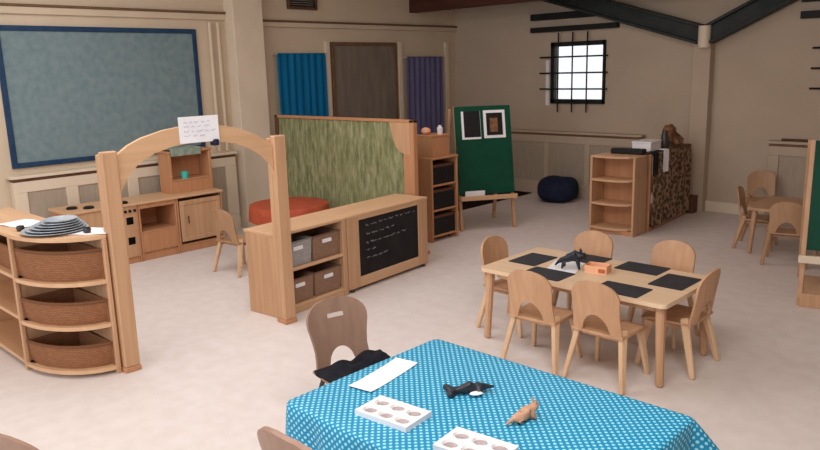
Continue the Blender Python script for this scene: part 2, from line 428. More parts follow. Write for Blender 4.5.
radiator_cover('beige radiator cover on the back wall below the barred window', 2.4,
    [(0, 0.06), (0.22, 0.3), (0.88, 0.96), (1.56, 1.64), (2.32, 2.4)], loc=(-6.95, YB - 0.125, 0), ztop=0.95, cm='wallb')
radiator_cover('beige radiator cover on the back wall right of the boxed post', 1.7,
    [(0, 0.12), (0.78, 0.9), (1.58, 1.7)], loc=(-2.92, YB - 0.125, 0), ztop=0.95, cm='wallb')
tag(MB().tube([(0, 0, 0.015), (0.32, 0.01, 0.015)], 0.014, 8).build('wooden_rod', 'darkbrown'), 'thin dark rod lying on the radiator cover right of the boxed post', 'rod', loc=(-2.80, YB - 0.07, 0.95))

# ------------------------------------------------------------------ chairs
def back_plate(w_top, w_mid, w_bot, z0, z1, lean, arch_w, arch_h, curve=0.02, slot=None, waist=0.35, nu=24, corner=0.35):
    """curved ply backrest with an arched cut-out at the foot: x across, y back, z up"""
    H = z1 - z0
    def width(v):
        if v < waist: k = v / waist; k = k * k * (3 - 2 * k); return w_bot + (w_mid - w_bot) * k
        k = (v - waist) / (1 - waist); k = k * k * (3 - 2 * k); return w_mid + (w_top - w_mid) * k
    def bot(u):
        x = abs(2 * u - 1) * 0.5
        if x < arch_w / 2: return arch_h * math.sqrt(max(0, 1 - (x / (arch_w / 2)) ** 2))
        return 0.0
    vt = 1 - corner
    rows = [0, .12, .25, .4, .52, .62] + ([slot[0], slot[1], .83] if slot else [.7, .77, .83]) + [.89, .925, .955, .975, .99, 1]
    nv = len(rows) - 1
    def fn(u, j):
        r = rows[round(j * nv)]
        b = bot(u); v = b + (1 - b) * r if r < 0.62 else b + (1 - b) * 0.62 + (1 - b - (1 - b) * 0.62) * (r - .62) / .38
        if slot and r >= 0.62: v = max(r, b + .01)
        elif slot: v = b + (0.62 - b) * r / 0.62
        wd = width(v)
        if v > vt:
            k = (v - vt) / corner; wd *= max(0.22, (1 - k ** 2.3) ** (1 / 2.3))
        x = (u - 0.5) * wd
        return (x, -lean * v - curve * (1 - (2 * x / w_top) ** 2), z0 + H * v)
    skip = None
    if slot:
        si = rows.index(slot[0])
        skip = lambda i, j: j == si and abs((i + 0.5) / nu - 0.5) < slot[2] / 2
    return MB().grid(fn, nu, nv, skip).thick(0.014)

def make_chair(label, mat, group, loc, rz, legmat='chairleg'):
    """preschool chair: faces +y, ply seat and back with arched cut-out, splayed solid legs"""
    t = thing('wooden_chair', label, 'chair', loc, rz, group)
    b = back_plate(0.30, 0.285, 0.30, 0.315, 0.62, 0.05, 0.56, 0.36)
    b.build('backrest', mat, t, True, Matrix.Translation((0, -0.145, 0)))
    def seat(u, v):
        x = (u - 0.5) * 0.32; y = (v - 0.5) * 0.33
        k = max(abs(2 * u - 1), 0)
        if v > 0.5: y -= 0.03 * (k ** 4)
        return (x, y, 0.315 - 0.012 * math.cos(x * 9) * math.cos(y * 8) - 0.02 * max(0, v - 0.85) / 0.15)
    MB().grid(seat, 12, 12).thick(0.014).build('seat', mat, t, True)
    MB().span((-0.13, -0.12, 0.265), (0.13, 0.11, 0.286), 0.006).build('seat_frame', mat, t)
    for s in (-1, 1):
        MB().bar((s * 0.135, -0.115, 0.34), (s * 0.185, -0.20, 0), 0.05, 0.034, 0.032, 0.026, (0.25 * s, 1, 0.3), 0.006).build('leg', legmat, t)
        MB().bar((s * 0.13, 0.10, 0.285), (s * 0.165, 0.15, 0), 0.05, 0.028, 0.032, 0.024, (0.25 * s, 1, -0.2), 0.006).build('leg', legmat, t)
    return t

G = 'wooden chairs around the table with black mats'
c0 = make_chair('wooden chair with back to the camera at the near left side of the black-mat table', 'chair', G, (-2.525, 3.88, 0), 0.06)
c0.scale = (1.06, 1.06, 1.06)
dup(c0, (-2.075, 3.92, 0), 0.0, 'wooden chair with back to the camera at the near right side of the black-mat table')
dup(c0, (-2.72, 4.66, 0), PI + 0.1, 'wooden chair behind the black-mat table beyond the standing black toy animal')
dup(c0, (-2.13, 4.72, 0), PI + 0.05, 'wooden chair behind the black-mat table opposite the near right chair')
dup(c0, (-3.03, 4.27, 0), -PI / 2, 'wooden chair at the left end of the black-mat table, seen side on')
dup(c0, (-1.87, 4.37, 0), PI / 2, 'wooden chair at the right end of the black-mat table')

# ------------------------------------------------------------------ wooden table with mats
t = thing('wooden_table', 'pale rectangular wooden table laid with black mats', 'table', (-2.405, 4.27, 0))
def rrect(w, h, r, n=5):
    out = []
    for cx, cy, a0 in ((w / 2 - r, h / 2 - r, 0), (-w / 2 + r, h / 2 - r, 90), (-w / 2 + r, -h / 2 + r, 180), (w / 2 - r, -h / 2 + r, 270)):
        for k in range(n + 1):
            a = math.radians(a0 + 90 * k / n); out.append((cx + r * math.cos(a), cy + r * math.sin(a)))
    return out
MB().prism(rrect(1.36, 0.74, 0.03), 0.502, 0.53, 'z', 0.004).build('tabletop', 'tabletop', t)
f = MB(); f.span((-0.58, -0.29, 0.45), (0.58, -0.27, 0.502)); f.span((-0.58, 0.27, 0.45), (0.58, 0.29, 0.502)); f.span((-0.6, -0.27, 0.45), (-0.58, 0.27, 0.502)); f.span((0.58, -0.27, 0.45), (0.6, 0.27, 0.502))
f.build('apron', 'woodx', t)
for sx in (-1, 1):
    for sy in (-1, 1):
        MB().bar((sx * 0.625, sy * 0.31, 0.502), (sx * 0.645, sy * 0.325, 0), 0.055, 0.055, 0.042, 0.042, (1, 0, 0), 0.012).build('leg', 'chair', t)
mg = 'black place mats on the wooden table'
for i, (x, y, rz, lab) in enumerate((
    (-2.905, 4.30, PI / 2, 'black place mat at the left end of the wooden table'),
    (-2.62, 4.04, 0, 'black place mat behind the near left wooden chair'),
    (-2.62, 4.545, 0, 'black place mat partly hidden behind the peach box on the wooden table'),
    (-2.19, 4.55, 0, 'black place mat in front of the far right chair at the wooden table'),
    (-1.885, 4.38, PI / 2, 'black place mat at the right end of the wooden table'),
    (-2.07, 4.03, 0, 'black place mat behind the near right wooden chair'))):
    if i == 0: mat0 = tag(MB().prism(rrect(0.31, 0.225, 0.012, 3), 0, 0.003, 'z').build('place_mat', 'mat'), lab, 'place mat', mg, (x, y, 0.53), rz)
    else: dup(mat0, (x, y, 0.53), rz, lab)
# sheet, standing toy and peach box on it
tag(MB().span((-0.105, -0.15, 0), (0.105, 0.15, 0.002), 0).build('paper_sheet', 'paper'), 'white paper sheet under the standing black toy animal', 'paper', loc=(-2.62, 4.27, 0.53), rz=0.3)
V = [(0, 0, .085), (.045, 0, .105), (.075, 0, .098), (.095, 0, .075), (-.05, 0, .07), (-.085, 0, .055), (-.115, 0, .02),
     (.04, .03, .06), (.045, .034, .0075), (.04, -.03, .06), (.055, -.034, .0075), (-.055, .027, .04), (-.05, .03, .0065), (-.055, -.027, .04), (-.065, -.03, .0065)]
E_ = [(0, 1), (1, 2), (2, 3), (0, 4), (4, 5), (5, 6), (1, 7), (7, 8), (1, 9), (9, 10), (4, 11), (11, 12), (4, 13), (13, 14)]
R_ = [.032, .036, .026, .015, .026, .014, .005, .014, .008, .014, .008, .012, .007, .012, .007]
t = thing('toy_animal', 'black four-legged toy animal standing on the table with black mats', 'toy animal', (-2.55, 4.24, 0.532), 0.45)
skin('body', V, E_, R_, 'toyblack', t)
for s in (-1, 1): MB().bar((0.062, s * 0.014, 0.125), (0.05, s * 0.026, 0.148), 0.014, 0.008, 0.004, 0.004, (1, 0, 0), 0).build('ear', 'toyblack', t)
t = thing('card_box', 'small open peach card box on the table with black mats', 'box', (-2.385, 4.30, 0.53), 0.2)
f = MB(); f.span((-.075, -.055, 0), (.075, -.05, .05), 0); f.span((-.075, .05, 0), (.075, .055, .05), 0); f.span((-.075, -.05, 0), (-.07, .05, .05), 0); f.span((.07, -.05, 0), (.075, .05, .05), 0)
f.build('sides', 'peach', t)
MB().span((-.07, -.05, 0), (.07, .05, .004), 0).build('bottom', 'peach', t)
part_label(MB().span((.02, -.058, .008), (.065, -.0555, .034), 0).build('rust_patch', 'rust', t), 'rust coloured patch')

# ------------------------------------------------------------------ blue dotted table in the foreground
TX0, TX1, TY0, TY1, TZ = -2.40, -1.04, 1.70, 2.67, 0.53
tcx, tcy = (TX0 + TX1) / 2, (TY0 + TY1) / 2
t = thing('play_table', 'low wooden table under the blue dotted cloth', 'table', (tcx, tcy, 0))
MB().prism(rrect(1.29, 0.89, 0.04), 0.495, 0.525, 'z', 0.004).build('tabletop', 'tabletop', t)
for sx in (-1, 1):
    for sy in (-1, 1):
        MB().bar((sx * 0.58, sy * 0.38, 0.495), (sx * 0.6, sy * 0.4, 0), 0.055, 0.055, 0.042, 0.042, (1, 0, 0), 0.012).build('leg', 'chair', t)
def make_cloth():
    w, h, r = TX1 - TX0, TY1 - TY0, 0.035
    out = []                                   # outline points with outward normals, evenly spaced
    segs = []
    nS = 40
    def edge(a, b, nrm, k):
        for i in range(k): segs.append((a[0] + (b[0] - a[0]) * i / k, a[1] + (b[1] - a[1]) * i / k, nrm[0], nrm[1], 0.0))
    def arc(cx, cy, a0, k):
        for i in range(k):
            a = math.radians(a0 + 90 * i / k)
            segs.append((cx + r * math.cos(a), cy + r * math.sin(a), math.cos(a), math.sin(a), math.sin(math.radians(90 * i / k) * 2)))
    X, Y = w / 2, h / 2
    edge((X, -Y + r), (X, Y - r), (1, 0), 30); arc(X - r, Y - r, 0, 10)
    edge((X - r, Y), (-X + r, Y), (0, 1), nS); arc(-X + r, Y - r, 90, 10)
    edge((-X, Y - r), (-X, -Y + r), (-1, 0), 30); arc(-X + r, -Y + r, 180, 10)
    edge((-X + r, -Y), (X - r, -Y), (0, -1), nS); arc(X - r, -Y + r, 270, 10)
    N = len(segs); per = [0]
    for i in range(N): a, b = segs[i], segs[(i + 1) % N]; per.append(per[-1] + math.hypot(a[0] - b[0], a[1] - b[1]) + 0.004)
    bm = bmesh.new(); uv = bm.loops.layers.uv.new('UVMap')
    rings = []; uvs = []
    for k in (0.15, 0.4, 0.65, 0.85, 0.97, 1.0):
        rings.append([bm.verts.new((s[0] * k, s[1] * k, 0.533 if k < 1 else 0.530)) for s in segs])
        uvs.append([(s[0] * k, s[1] * k) for s in segs] + [(segs[0][0] * k, segs[0][1] * k)])
    ntop = len(rings)
    for j, (dn, o) in enumerate(((0.008, 0.006), (0.05, 0.009), (0.11, 0.01), (0.17, 0.01), (0.235, 0.01))):
        ring = []; uu = []
        for i, s in enumerate(segs):
            fl = o + dn * ((0.75 if s[2] > 0 and s[3] > 0 else -0.06) * s[4] ** 1.2) + 0.09 * dn * math.sin(per[i] * 17 + 0.7) + 0.05 * dn * math.sin(per[i] * 41)
            ring.append(bm.verts.new((s[0] + s[2] * fl, s[1] + s[3] * fl, 0.530 - dn * (1 - 0.05 * s[4]))))
        for i in range(N + 1):
            s = segs[i % N]
            # continue the printed grid down the sides of each edge
            if s[4] > 0 or True: uu.append((s[0] + s[2] * (dn + 0.01), s[1] + s[3] * (dn + 0.01)))
        rings.append(ring); uvs.append(uu)
    for q in range(len(rings) - 1):
        for i in range(N):
            i2 = (i + 1) % N
            f = bm.faces.new((rings[q][i], rings[q][i2], rings[q + 1][i2], rings[q + 1][i])); f.smooth = True
            for lp, (a, b) in zip(f.loops, ((q, i), (q, i + 1), (q + 1, i + 1), (q + 1, i))): lp[uv].uv = uvs[a][b]
    f = bm.faces.new(rings[0])
    for lp, a in zip(f.loops, range(N)): lp[uv].uv = uvs[0][a]
    bmesh.ops.recalc_face_normals(bm, faces=bm.faces)
    me = bpy.data.meshes.new('tablecloth'); bm.to_mesh(me); bm.free(); me.materials.append(M['cloth'])
    o = bpy.data.objects.new('tablecloth', me); COL.objects.link(o); o.location = (tcx, tcy, 0)
    return tag(o, 'bright blue tablecloth with white dots over the foreground table', 'tablecloth')
make_cloth()
ZT = 0.5335
# sheet of paper
def sheet(u, v): return ((u - .5) * 0.125, (v - .5) * 0.37, 0.001 + 0.006 * (2 * abs(v - .5)) ** 4)
tag(MB().grid(sheet, 4, 14).thick(0.0012).build('paper_sheet', 'paper', smooth=True), 'long white strip of paper on the blue dotted cloth beside the brown chair', 'paper', loc=(-2.265, 2.16, ZT + .001), rz=0.17)
# paint palettes
def make_palette():
    o = MB()
    W, D, Hh = 0.265, 0.165, 0.022
    cs = [((i - 1) * 0.083, (j - 0.5) * 0.076) for i in range(3) for j in range(2)]
    def fn(u, v):
        x, y = (u - .5) * W, (v - .5) * D; z = Hh
        for cx, cy in cs:
            q = ((x - cx) / 0.033) ** 2 + ((y - cy) / 0.029) ** 2
            if q < 1: z = min(z, Hh - 0.015 * min(1, (1 - q) * 4.5))
        return (x, y, z)
    o.grid(fn, 48, 32)
    p = rrect(W, D, 0.001, 1)
    bm = o.bm
    bd = [e for e in bm.edges if len(e.link_faces) == 1]
    r = bmesh.ops.extrude_edge_only(bm, edges=bd)
    for v in [g for g in r['geom'] if isinstance(g, bmesh.types.BMVert)]: v.co.z = 0
    return o, cs
t = thing('paint_palette', 'white six-well paint palette on the blue cloth nearest the brown chair', 'palette', (-1.955, 1.905, ZT), 0.10, 'white paint palettes on the blue cloth')
o, cs = make_palette(); o.build('tray', 'white', t, True)
for cx, cy in cs: MB().lathe([(0, 0.0095), (0.024, 0.010), (0.0285, 0.0115)], (cx, cy, 0), 16, 1, 0.88).build('paint_well', 'paint', t, True)
dup(t, (-1.53, 1.905, ZT), 0.12, 'white six-well paint palette on the blue cloth at the front edge of the photo')
# black toy with white patch, lying; tan toy
t = thing('toy_whale', 'small black toy animal with a white patch lying on the blue dotted cloth', 'toy animal', (-1.85, 2.265, ZT + .002), math.atan2(.17, .13))
V = [(0, 0, .022), (.04, 0, .024), (.075, 0, .022), (.11, 0, .02), (-.04, 0, .02), (-.075, 0, .014), (-.105, .042, .028), (-.095, -.042, .013), (.03, .045, .01), (.03, -.045, .01), (.0, 0, .055)]
skin('body', V, [(0, 1), (1, 2), (2, 3), (0, 4), (4, 5), (5, 6), (5, 7), (1, 8), (1, 9), (0, 10)], [.024, .022, .013, .004, .018, .013, .017, .017, .010, .010, .008], 'toyblack', t)
part_label(MB().lathe([(0, -.008), (.016, -.005), (.02, 0), (.014, .006), (0, .008)], (.02, -.040, .014), 12, 1.5, .8).build('patch', 'white', t, True), 'white patch')
t = thing('toy_fox', 'small tan toy animal on the blue dotted cloth between the palette and far edge', 'toy animal', (-1.53, 2.21, ZT + .001), math.atan2(.2, .04))
V = [(0, 0, .03), (.035, 0, .034), (.06, 0, .048), (.082, 0, .044), (-.035, 0, .028), (-.06, 0, .024), (-.095, 0, .012),
     (.03, .02, .016), (.036, .024, .0065), (.03, -.02, .016), (.042, -.024, .0065), (-.035, .018, .014), (-.04, .022, .0065), (-.035, -.018, .014), (-.03, -.022, .0065)]
skin('body', V, E_, [.018, .019, .016, .008, .018, .01, .004, .009, .006, .009, .006, .009, .006, .009, .006], 'toytan', t)
for s in (-1, 1): MB().bar((.058, s * .008, .058), (.054, s * .012, .08), .012, .007, .002, .002, (1, 0, 0), 0).build('ear', 'toytan', t)

# big brown chair with jacket
def make_shell_chair(label, loc, rz, group=None):
    """bent veneer chair on a dark tube frame, faces +y"""
    t = thing('shell_chair', label, 'chair', loc, rz, group)
    b = back_plate(0.365, 0.285, 0.30, 0.37, 0.695, 0.085, 0.5, 0.26, 0.03, (0.70, 0.77, 0.26), 0.2, 28, 0.42)
    b.build('backrest', 'veneer', t, True, Matrix.Translation((0, -0.15, 0)))
    def seat(u, v):
        x = (u - 0.5) * 0.34; y = (v - 0.5) * 0.36
        return (x, y, 0.372 - 0.012 * math.cos(x * 8) - 0.02 * max(0, v - 0.8) / 0.2)
    MB().grid(seat, 12, 12).thick(0.012).build('seat', 'veneer', t, True)
    for s in (-1, 1):
        MB().tube([(s * .14, .13, .345), (s * .165, .17, .2), (s * .18, .19, 0.0)], .012).build('leg', 'pewter', t, True)
        MB().tube([(s * .14, -.12, .345), (s * .165, -.17, .2), (s * .18, -.2, 0.0)], .012).build('leg', 'pewter', t, True)
        MB().tube([(s * .14, .13, .347), (s * .14, -.12, .347)], .011).build('seat_rail', 'pewter', t, True)
    return t
bc = make_shell_chair('brown veneer chair with a handle slot, black jacket on its seat, at the blue table', (-2.605, 2.32, 0), -PI / 2 - 0.24)
bc.scale = (1.05, 1.05, 1.05)
def jacket(u, v):
    x = (u - .5) * 0.40; y = (v - .5) * 0.29
    e = 1 - max(abs(2 * u - 1), abs(2 * v - 1)) ** 4
    z = 0.016 + e * (0.03 + 0.05 * (1 - u) ** 2 + 0.016 * math.sin(x * 37 + y * 22) + 0.012 * math.sin(y * 51 - x * 13)) 
    return (x * (1 + .05 * math.sin(9 * v)), y * (1 + .06 * math.sin(8 * u)), z)
tag(MB().grid(jacket, 30, 28).thick(0.012).build('jacket', 'jacket', smooth=True), 'black jacket lying bundled on the seat of the brown chair', 'jacket', loc=(-2.60, 2.33, 0.390), rz=-PI / 2 - 0.24)
c1 = dup(bc, (-1.60, 1.47, 0), 0.0, 'brown veneer chair at the near side of the blue dotted table, only its top shows', 'brown chairs cut off by the lower edge of the photo')
c1.scale = (1.27, 1.27, 1.27)
make_shell_chair('brown chair at the bottom left corner, only the top of its back showing', (-2.74, 0.95, 0), 0.3, 'brown chairs cut off by the lower edge of the photo')

# ------------------------------------------------------------------ quarter round basket shelf and its neighbour
QX, QY, QR, QB = -5.07, 1.925, 0.555, 0.40
def quarter(r, r2, n=18):
    return [(0, 0)] + [(r * math.cos(a), r2 * math.sin(a)) for a in [-PI / 2 + PI / 2 * k / n for k in range(n + 1)]]
t = thing('corner_shelf', 'quarter round wooden corner shelf holding three wicker baskets', 'shelf unit', (QX, QY, 0))
ZS = (0.03, 0.325, 0.615, 0.905)
for i, z in enumerate(ZS):
    MB().prism(quarter(QR, QB), z, z + 0.025, 'z', 0.003).build('top_board' if i == 3 else 'shelf', 'woodx', t)
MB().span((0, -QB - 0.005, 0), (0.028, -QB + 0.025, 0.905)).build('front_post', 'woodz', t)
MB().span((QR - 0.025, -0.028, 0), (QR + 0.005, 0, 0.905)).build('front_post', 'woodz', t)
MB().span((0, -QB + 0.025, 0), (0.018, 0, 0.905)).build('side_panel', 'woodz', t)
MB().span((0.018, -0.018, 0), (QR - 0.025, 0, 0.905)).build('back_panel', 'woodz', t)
bg = 'wicker baskets in the quarter round shelf'
def make_basket(z, h, lab):
    t = thing('wicker_basket', lab, 'basket', (QX, QY, z), 0, bg)
    r0 = QR - 0.024; kb = (QB - .016) / r0
    ang = lambda u: -PI / 2 + 0.085 + (PI / 2 - 0.17) * u
    def wall(u, v):
        r = r0 * (0.95 + 0.05 * v)
        return (r * math.cos(ang(u)), kb * r * math.sin(ang(u)), h * v)
    MB().grid(wall, 24, 4, uvfn=lambda u, v: (u * 0.74, v * h)).thick(0.012).build('front', 'wicker', t, True)
    p0 = (r0 * math.cos(ang(0)), kb * r0 * math.sin(ang(0))); p1 = (r0 * math.cos(ang(1)), kb * r0 * math.sin(ang(1)))
    m = MB()
    for a, b in ((p0, (p0[0], -0.05)), ((p0[0], -0.05), (p1[0], p1[1])), ):
        m.grid(lambda u, v: (a[0] + (b[0] - a[0]) * u, a[1] + (b[1] - a[1]) * u, h * v), 6, 3, uvfn=lambda u, v: (u * .3, v * h))
    m.thick(0.01).build('sides', 'wicker', t)
    MB().prism([p0] + [(r0 * .94 * math.cos(ang(k / 10)), kb * r0 * .94 * math.sin(ang(k / 10))) for k in range(11)] + [(p0[0], -0.05)], 0.001, 0.012).build('bottom', 'wicker', t)
    MB().tube([(r0 * math.cos(ang(k / 16)), kb * r0 * math.sin(ang(k / 16)), h) for k in range(17)], 0.011, 8).build('rim', 'wicker', t, True)
make_basket(ZS[2] + 0.025, 0.195, 'tall wicker basket on the top shelf of the quarter round unit')
make_basket(ZS[1] + 0.025, 0.15, 'wicker basket on the middle shelf of the quarter round unit')
make_basket(ZS[0] + 0.025, 0.155, 'wicker basket on the bottom shelf of the quarter round unit')

t = thing('shelf_unit', 'low wooden shelf unit cut off by the left edge of the photo', 'shelf unit', (-6.15, 1.53, 0))
L_ = 1.07
for z in (0.03, 0.34, 0.62): MB().span((0.025, 0.0, z), (L_ - 0.025, 0.36, z + 0.025)).build('shelf', 'woodx', t)
MB().span((0, -0.005, 0.905), (L_, 0.37, 0.93)).build('top_board', 'woodx', t)
for x in (0, L_ - 0.025): MB().span((x, 0, 0), (x + 0.025, 0.37, 0.905)).build('side_panel', 'woodz', t)
MB().span((0.025, 0.355, 0.03), (L_ - 0.025, 0.37, 0.905)).build('back_panel', 'woodx', t)
def crate(name, label, x, y, z, w, d, h, mat, rz=0, group=None, lab=True):
    t = thing(name, label, 'basket', (x, y, z), rz, group)
    m = MB()
    pts = [(-w / 2, -d / 2), (w / 2, -d / 2), (w / 2, d / 2), (-w / 2, d / 2)]
    for a, b in zip(pts, pts[1:] + pts[:1]):
        m.grid(lambda u, v: ((a[0] + (b[0] - a[0]) * u) * (.94 + .06 * v), (a[1] + (b[1] - a[1]) * u) * (.94 + .06 * v), h * v), 6, 3, uvfn=lambda u, v: (u * .3, v * h))
    bmesh.ops.remove_doubles(m.bm, verts=m.bm.verts, dist=1e-5)
    m.thick(0.008).build('sides', mat, t)
    MB().span((-w * .46, -d * .46, 0.0), (w * .46, d * .46, 0.01), 0).build('bottom', mat, t)
    m = MB(); m.tube([(p[0], p[1], h) for p in pts + pts[:1]], 0.007, 6); m.build('rim', mat, t, True)
    if lab: part_label(MB().span((-0.05, -d / 2 - 0.010, h * .66), (0.05, -d / 2 - 0.002, h * .66 + 0.03), 0).build('label_card', 'paper', t), 'white label card')
    return t
crate('wicker_basket', 'wicker basket on the upper shelf of the unit at the left photo edge', -5.45, 1.72, 0.646, 0.44, 0.3, 0.17, 'wicker', lab=False)

# things on top of it
ZTOP = 0.9315
sg = 'white sheets on top of the basket shelf'
s0 = tag(MB().grid(lambda u, v: ((u - .5) * .3, (v - .5) * .21, .001 + .004 * math.sin(5 * u) ** 2), 8, 4).thick(.0012).build('paper_sheet', 'paper', smooth=True), 'white sheet on the low shelf at the left photo edge', 'paper', sg, (-5.34, 1.72, ZTOP), 0.2)
s1 = s0.copy(); COL.objects.link(s1); s1.location = (-4.70, 1.90, ZTOP - .001); s1.rotation_euler.z = 0.75; s1['label'] = 'white sheet sticking out behind the stacked grey plates'
pg = 'grey plates stacked on the basket shelf'
plab = ('bottom and largest grey plate of the stack on the basket shelf', 'second grey plate up in the stack on the basket shelf', 'third grey plate up in the stack on the basket shelf', 'fourth grey plate up in the stack on the basket shelf', 'fifth grey plate up in the stack on the basket shelf', 'topmost and smallest grey plate on the basket shelf')
for k in range(6):
    r = 0.20 - 0.02 * k
    tag(MB().lathe([(0, 0), (r * .6, 0), (r, .016), (r, .021), (r * .62, .007), (0, .006)], n=32).build('plate', 'plate', smooth=True), plab[k], 'plate', pg, (-4.88 + .008 * k, 1.755 + .006 * k, ZTOP - .0005 + .0135 * k), 0)
jg = 'small dark pots beside the grey plates'
for i, (x, y, lab) in enumerate(((-5.10, 1.62, 'small dark pot on the shelf top left of the grey plates'), (-4.66, 1.87, 'small dark pot on the shelf top right of the grey plates'))):
    if i == 0: pot = tag(MB().lathe([(0, 0), (.02, 0), (.026, .02), (.022, .034), (.018, .034), (.018, .01), (0, .008)], n=14).build('pot', 'pewter', smooth=True), lab, 'pot', jg, (x, y, .93 if x > -4.88 else .93), 0)
    else: dup(pot, (x, y, .932), 0, lab)

# ------------------------------------------------------------------ arch with sign
t = thing('wooden_arch', 'wooden archway between the basket shelf and the chalkboard unit', 'arch', (-4.485, 2.61, 0), -0.048)
for y0, y1 in ((-0.675, -0.575), (0.575, 0.675)):
    p = MB(); p.span((-0.06, y0, 0.035), (-0.012, y1, 1.43), 0.006); p.span((-0.006, y0, 0.035), (0.05, y1, 1.45), 0.006)
    p.span((-0.05, y0 + .01, 0.03), (0.04, y1 - .01, 1.40), 0)
    p.build('post', 'woodz', t)
    ft = MB(); ft.span((-0.065, y0 - .005, 0), (0.055, y1 + .005, 0.035), .005); ft.build('foot', 'orangez', t)
outer = [(-.575, 1.42), (-.49, 1.475), (-.4, 1.515), (-.25, 1.552), (-.1, 1.570), (0.02, 1.572), (.15, 1.560), (.3, 1.528), (.43, 1.478), (.52, 1.428), (.575, 1.385)]
inner = [(.575, 1.17), (.55, 1.25), (.5, 1.31), (.4, 1.375), (.28, 1.42), (.12, 1.45), (-.05, 1.455), (-.2, 1.445), (-.33, 1.41), (-.43, 1.36), (-.50, 1.30), (-.54, 1.23), (-.575, 1.16)]
MB().prism(outer + inner, -.012, 0.022, 'x', 0.004).build('arch_beam', 'woody', t)
t = thing('paper_sign', 'white paper sign with faint violet writing on top of the arch', 'sign', (-4.449, 2.605, 1.455), -0.05)
MB().span((0, -.145, 0), (.004, .145, .175), 0).build('sheet', 'paper', t)
def scribble(t, rows, x, mat, rad, seed, y0, y1):
    rnd = random.Random(seed); m = MB()
    for z, ln in rows:
        y = y0
        while y < y0 + (y1 - y0) * ln:
            wl = rnd.uniform(.02, .05); pts = []
            k = 0
            while k < wl:
                pts.append((x, y + k, z + rnd.uniform(-.006, .009))); k += .006
            if len(pts) > 1: m.tube(pts, rad, 4)
            y += wl + .014
    return m
scribble(t, ((.135, .9), (.105, .8), (.075, .95), (.045, .7)), .005, 'ink', .0016, 3, -.11, .11).build('writing', 'ink', t)
MB().span((-.045, .095, -.032), (.02, .135, .012), .006).build('peg', 'navy', t)
bpy.data.objects['peg']['label'] = 'navy blue peg'

# ------------------------------------------------------------------ toy kitchen along the left wall
KX0, KX1 = -7.62, -7.18
kg = 'wooden toy kitchen units on the left wall'
def carcass(t, w, h, fm='woodz'):
    """local: x depth (front at 0, back negative), y width"""
    d = KX1 - KX0
    MB().span((-d, 0, 0), (0, .02, h)).build('side_panel', 'orangez', t); MB().span((-d, w - .02, 0), (0, w, h)).build('side_panel', 'orangez', t)
    MB().span((-d, .02, .03), (-d + .015, w - .02, h)).build('back_panel', 'orangez', t)
    MB().span((-.03, .02, 0), (-.012, w - .02, .07)).build('plinth', 'orangez', t)
    MB().span((-d + .015, .02, .07), (-.012, w - .02, .09)).build('base_board', 'orangez', t)
HK = 0.605
t = thing('toy_cooker', 'wooden toy cooker with square cut-outs behind the left arch post', 'toy kitchen', (KX1, 2.72, 0), 0, kg)
carcass(t, .70, HK)
f = MB()  # front panel with two pairs of square holes left open
for y0, y1 in ((.02, .565), (.645, .68)): f.span((-.012, y0, .07), (.004, y1, HK), 0)
for z0, z1 in ((.07, .20), (.28, .41), (.49, HK)): f.span((-.012, .565, z0), (.004, .645, z1), 0)
f.build('front_panel', 'woodz', t)
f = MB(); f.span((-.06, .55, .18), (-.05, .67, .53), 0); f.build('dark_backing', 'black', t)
for y in (.56, .61, .66): 
    part_label(MB().lathe([(0, 0), (.014, 0), (.014, .018), (0, .02)], n=12).build('knob', 'black', t, True, Matrix.Translation((.004, y, .555)) @ Matrix.Rotation(PI / 2, 4, 'Y')), 'black knob')
t = thing('toy_sink', 'wooden toy sink unit with an open shelf seen through the arch', 'toy kitchen', (KX1, 3.425, 0), 0, kg)
carcass(t, .43, HK)
MB().span((-.42, .02, .29), (-.005, .41, .31)).build('shelf', 'orangex', t)
MB().span((-.012, .02, .09), (.002, .41, .29)).build('front_panel', 'orangez', t)
MB().span((-.02, .02, HK - .05), (.0, .41, HK)).build('top_rail', 'orangez', t)
t = thing('toy_cupboard', 'wooden toy cupboard with a framed door right of the toy sink', 'toy kitchen', (KX1, 3.86, 0), 0, kg)
carcass(t, .56, HK)
d = MB(); d.span((-.012, .03, .12), (.006, .53, .17)); d.span((-.012, .03, .52), (.006, .53, .57)); d.span((-.012, .03, .17), (.006, .08, .52)); d.span((-.012, .48, .17), (.006, .53, .52)); d.span((-.012, .08, .17), (-.004, .48, .52), 0)
dd = d.build('door', 'woodz', t)
MB().tube([(.02, .115, .32), (.02, .115, .40)], .008).build('handle', 'darkbrown', dd, True)
f = MB(); f.span((-(KX1 - KX0) - .01, 2.70 - 3, 0), (.02, 4.43 - 3, .025))
tag(f.build('worktop', 'woody'), 'long wooden worktop over the toy kitchen units', 'worktop', loc=(KX1, 3, HK))
hg = 'round hob rings on the toy kitchen worktop'
for i, (x, y, lab) in enumerate(((-7.25, 3.30, 'black hob ring at the front of the worktop nearest the arch post'), (-7.29, 3.18, 'black hob ring second from the right on the worktop'), (-7.27, 2.96, 'black hob ring third from the right on the worktop'), (-7.38, 2.84, 'black hob ring furthest left on the worktop'))):
    if i == 0: hob = tag(MB().lathe([(0, 0), (.05, 0), (.054, .012), (.04, .022), (0, .022)], n=20).build('hob_ring', 'black', smooth=True), lab, 'hob ring', hg, (x, y, .63), 0)
    else: dup(hob, (x, y, .63), 0, lab)
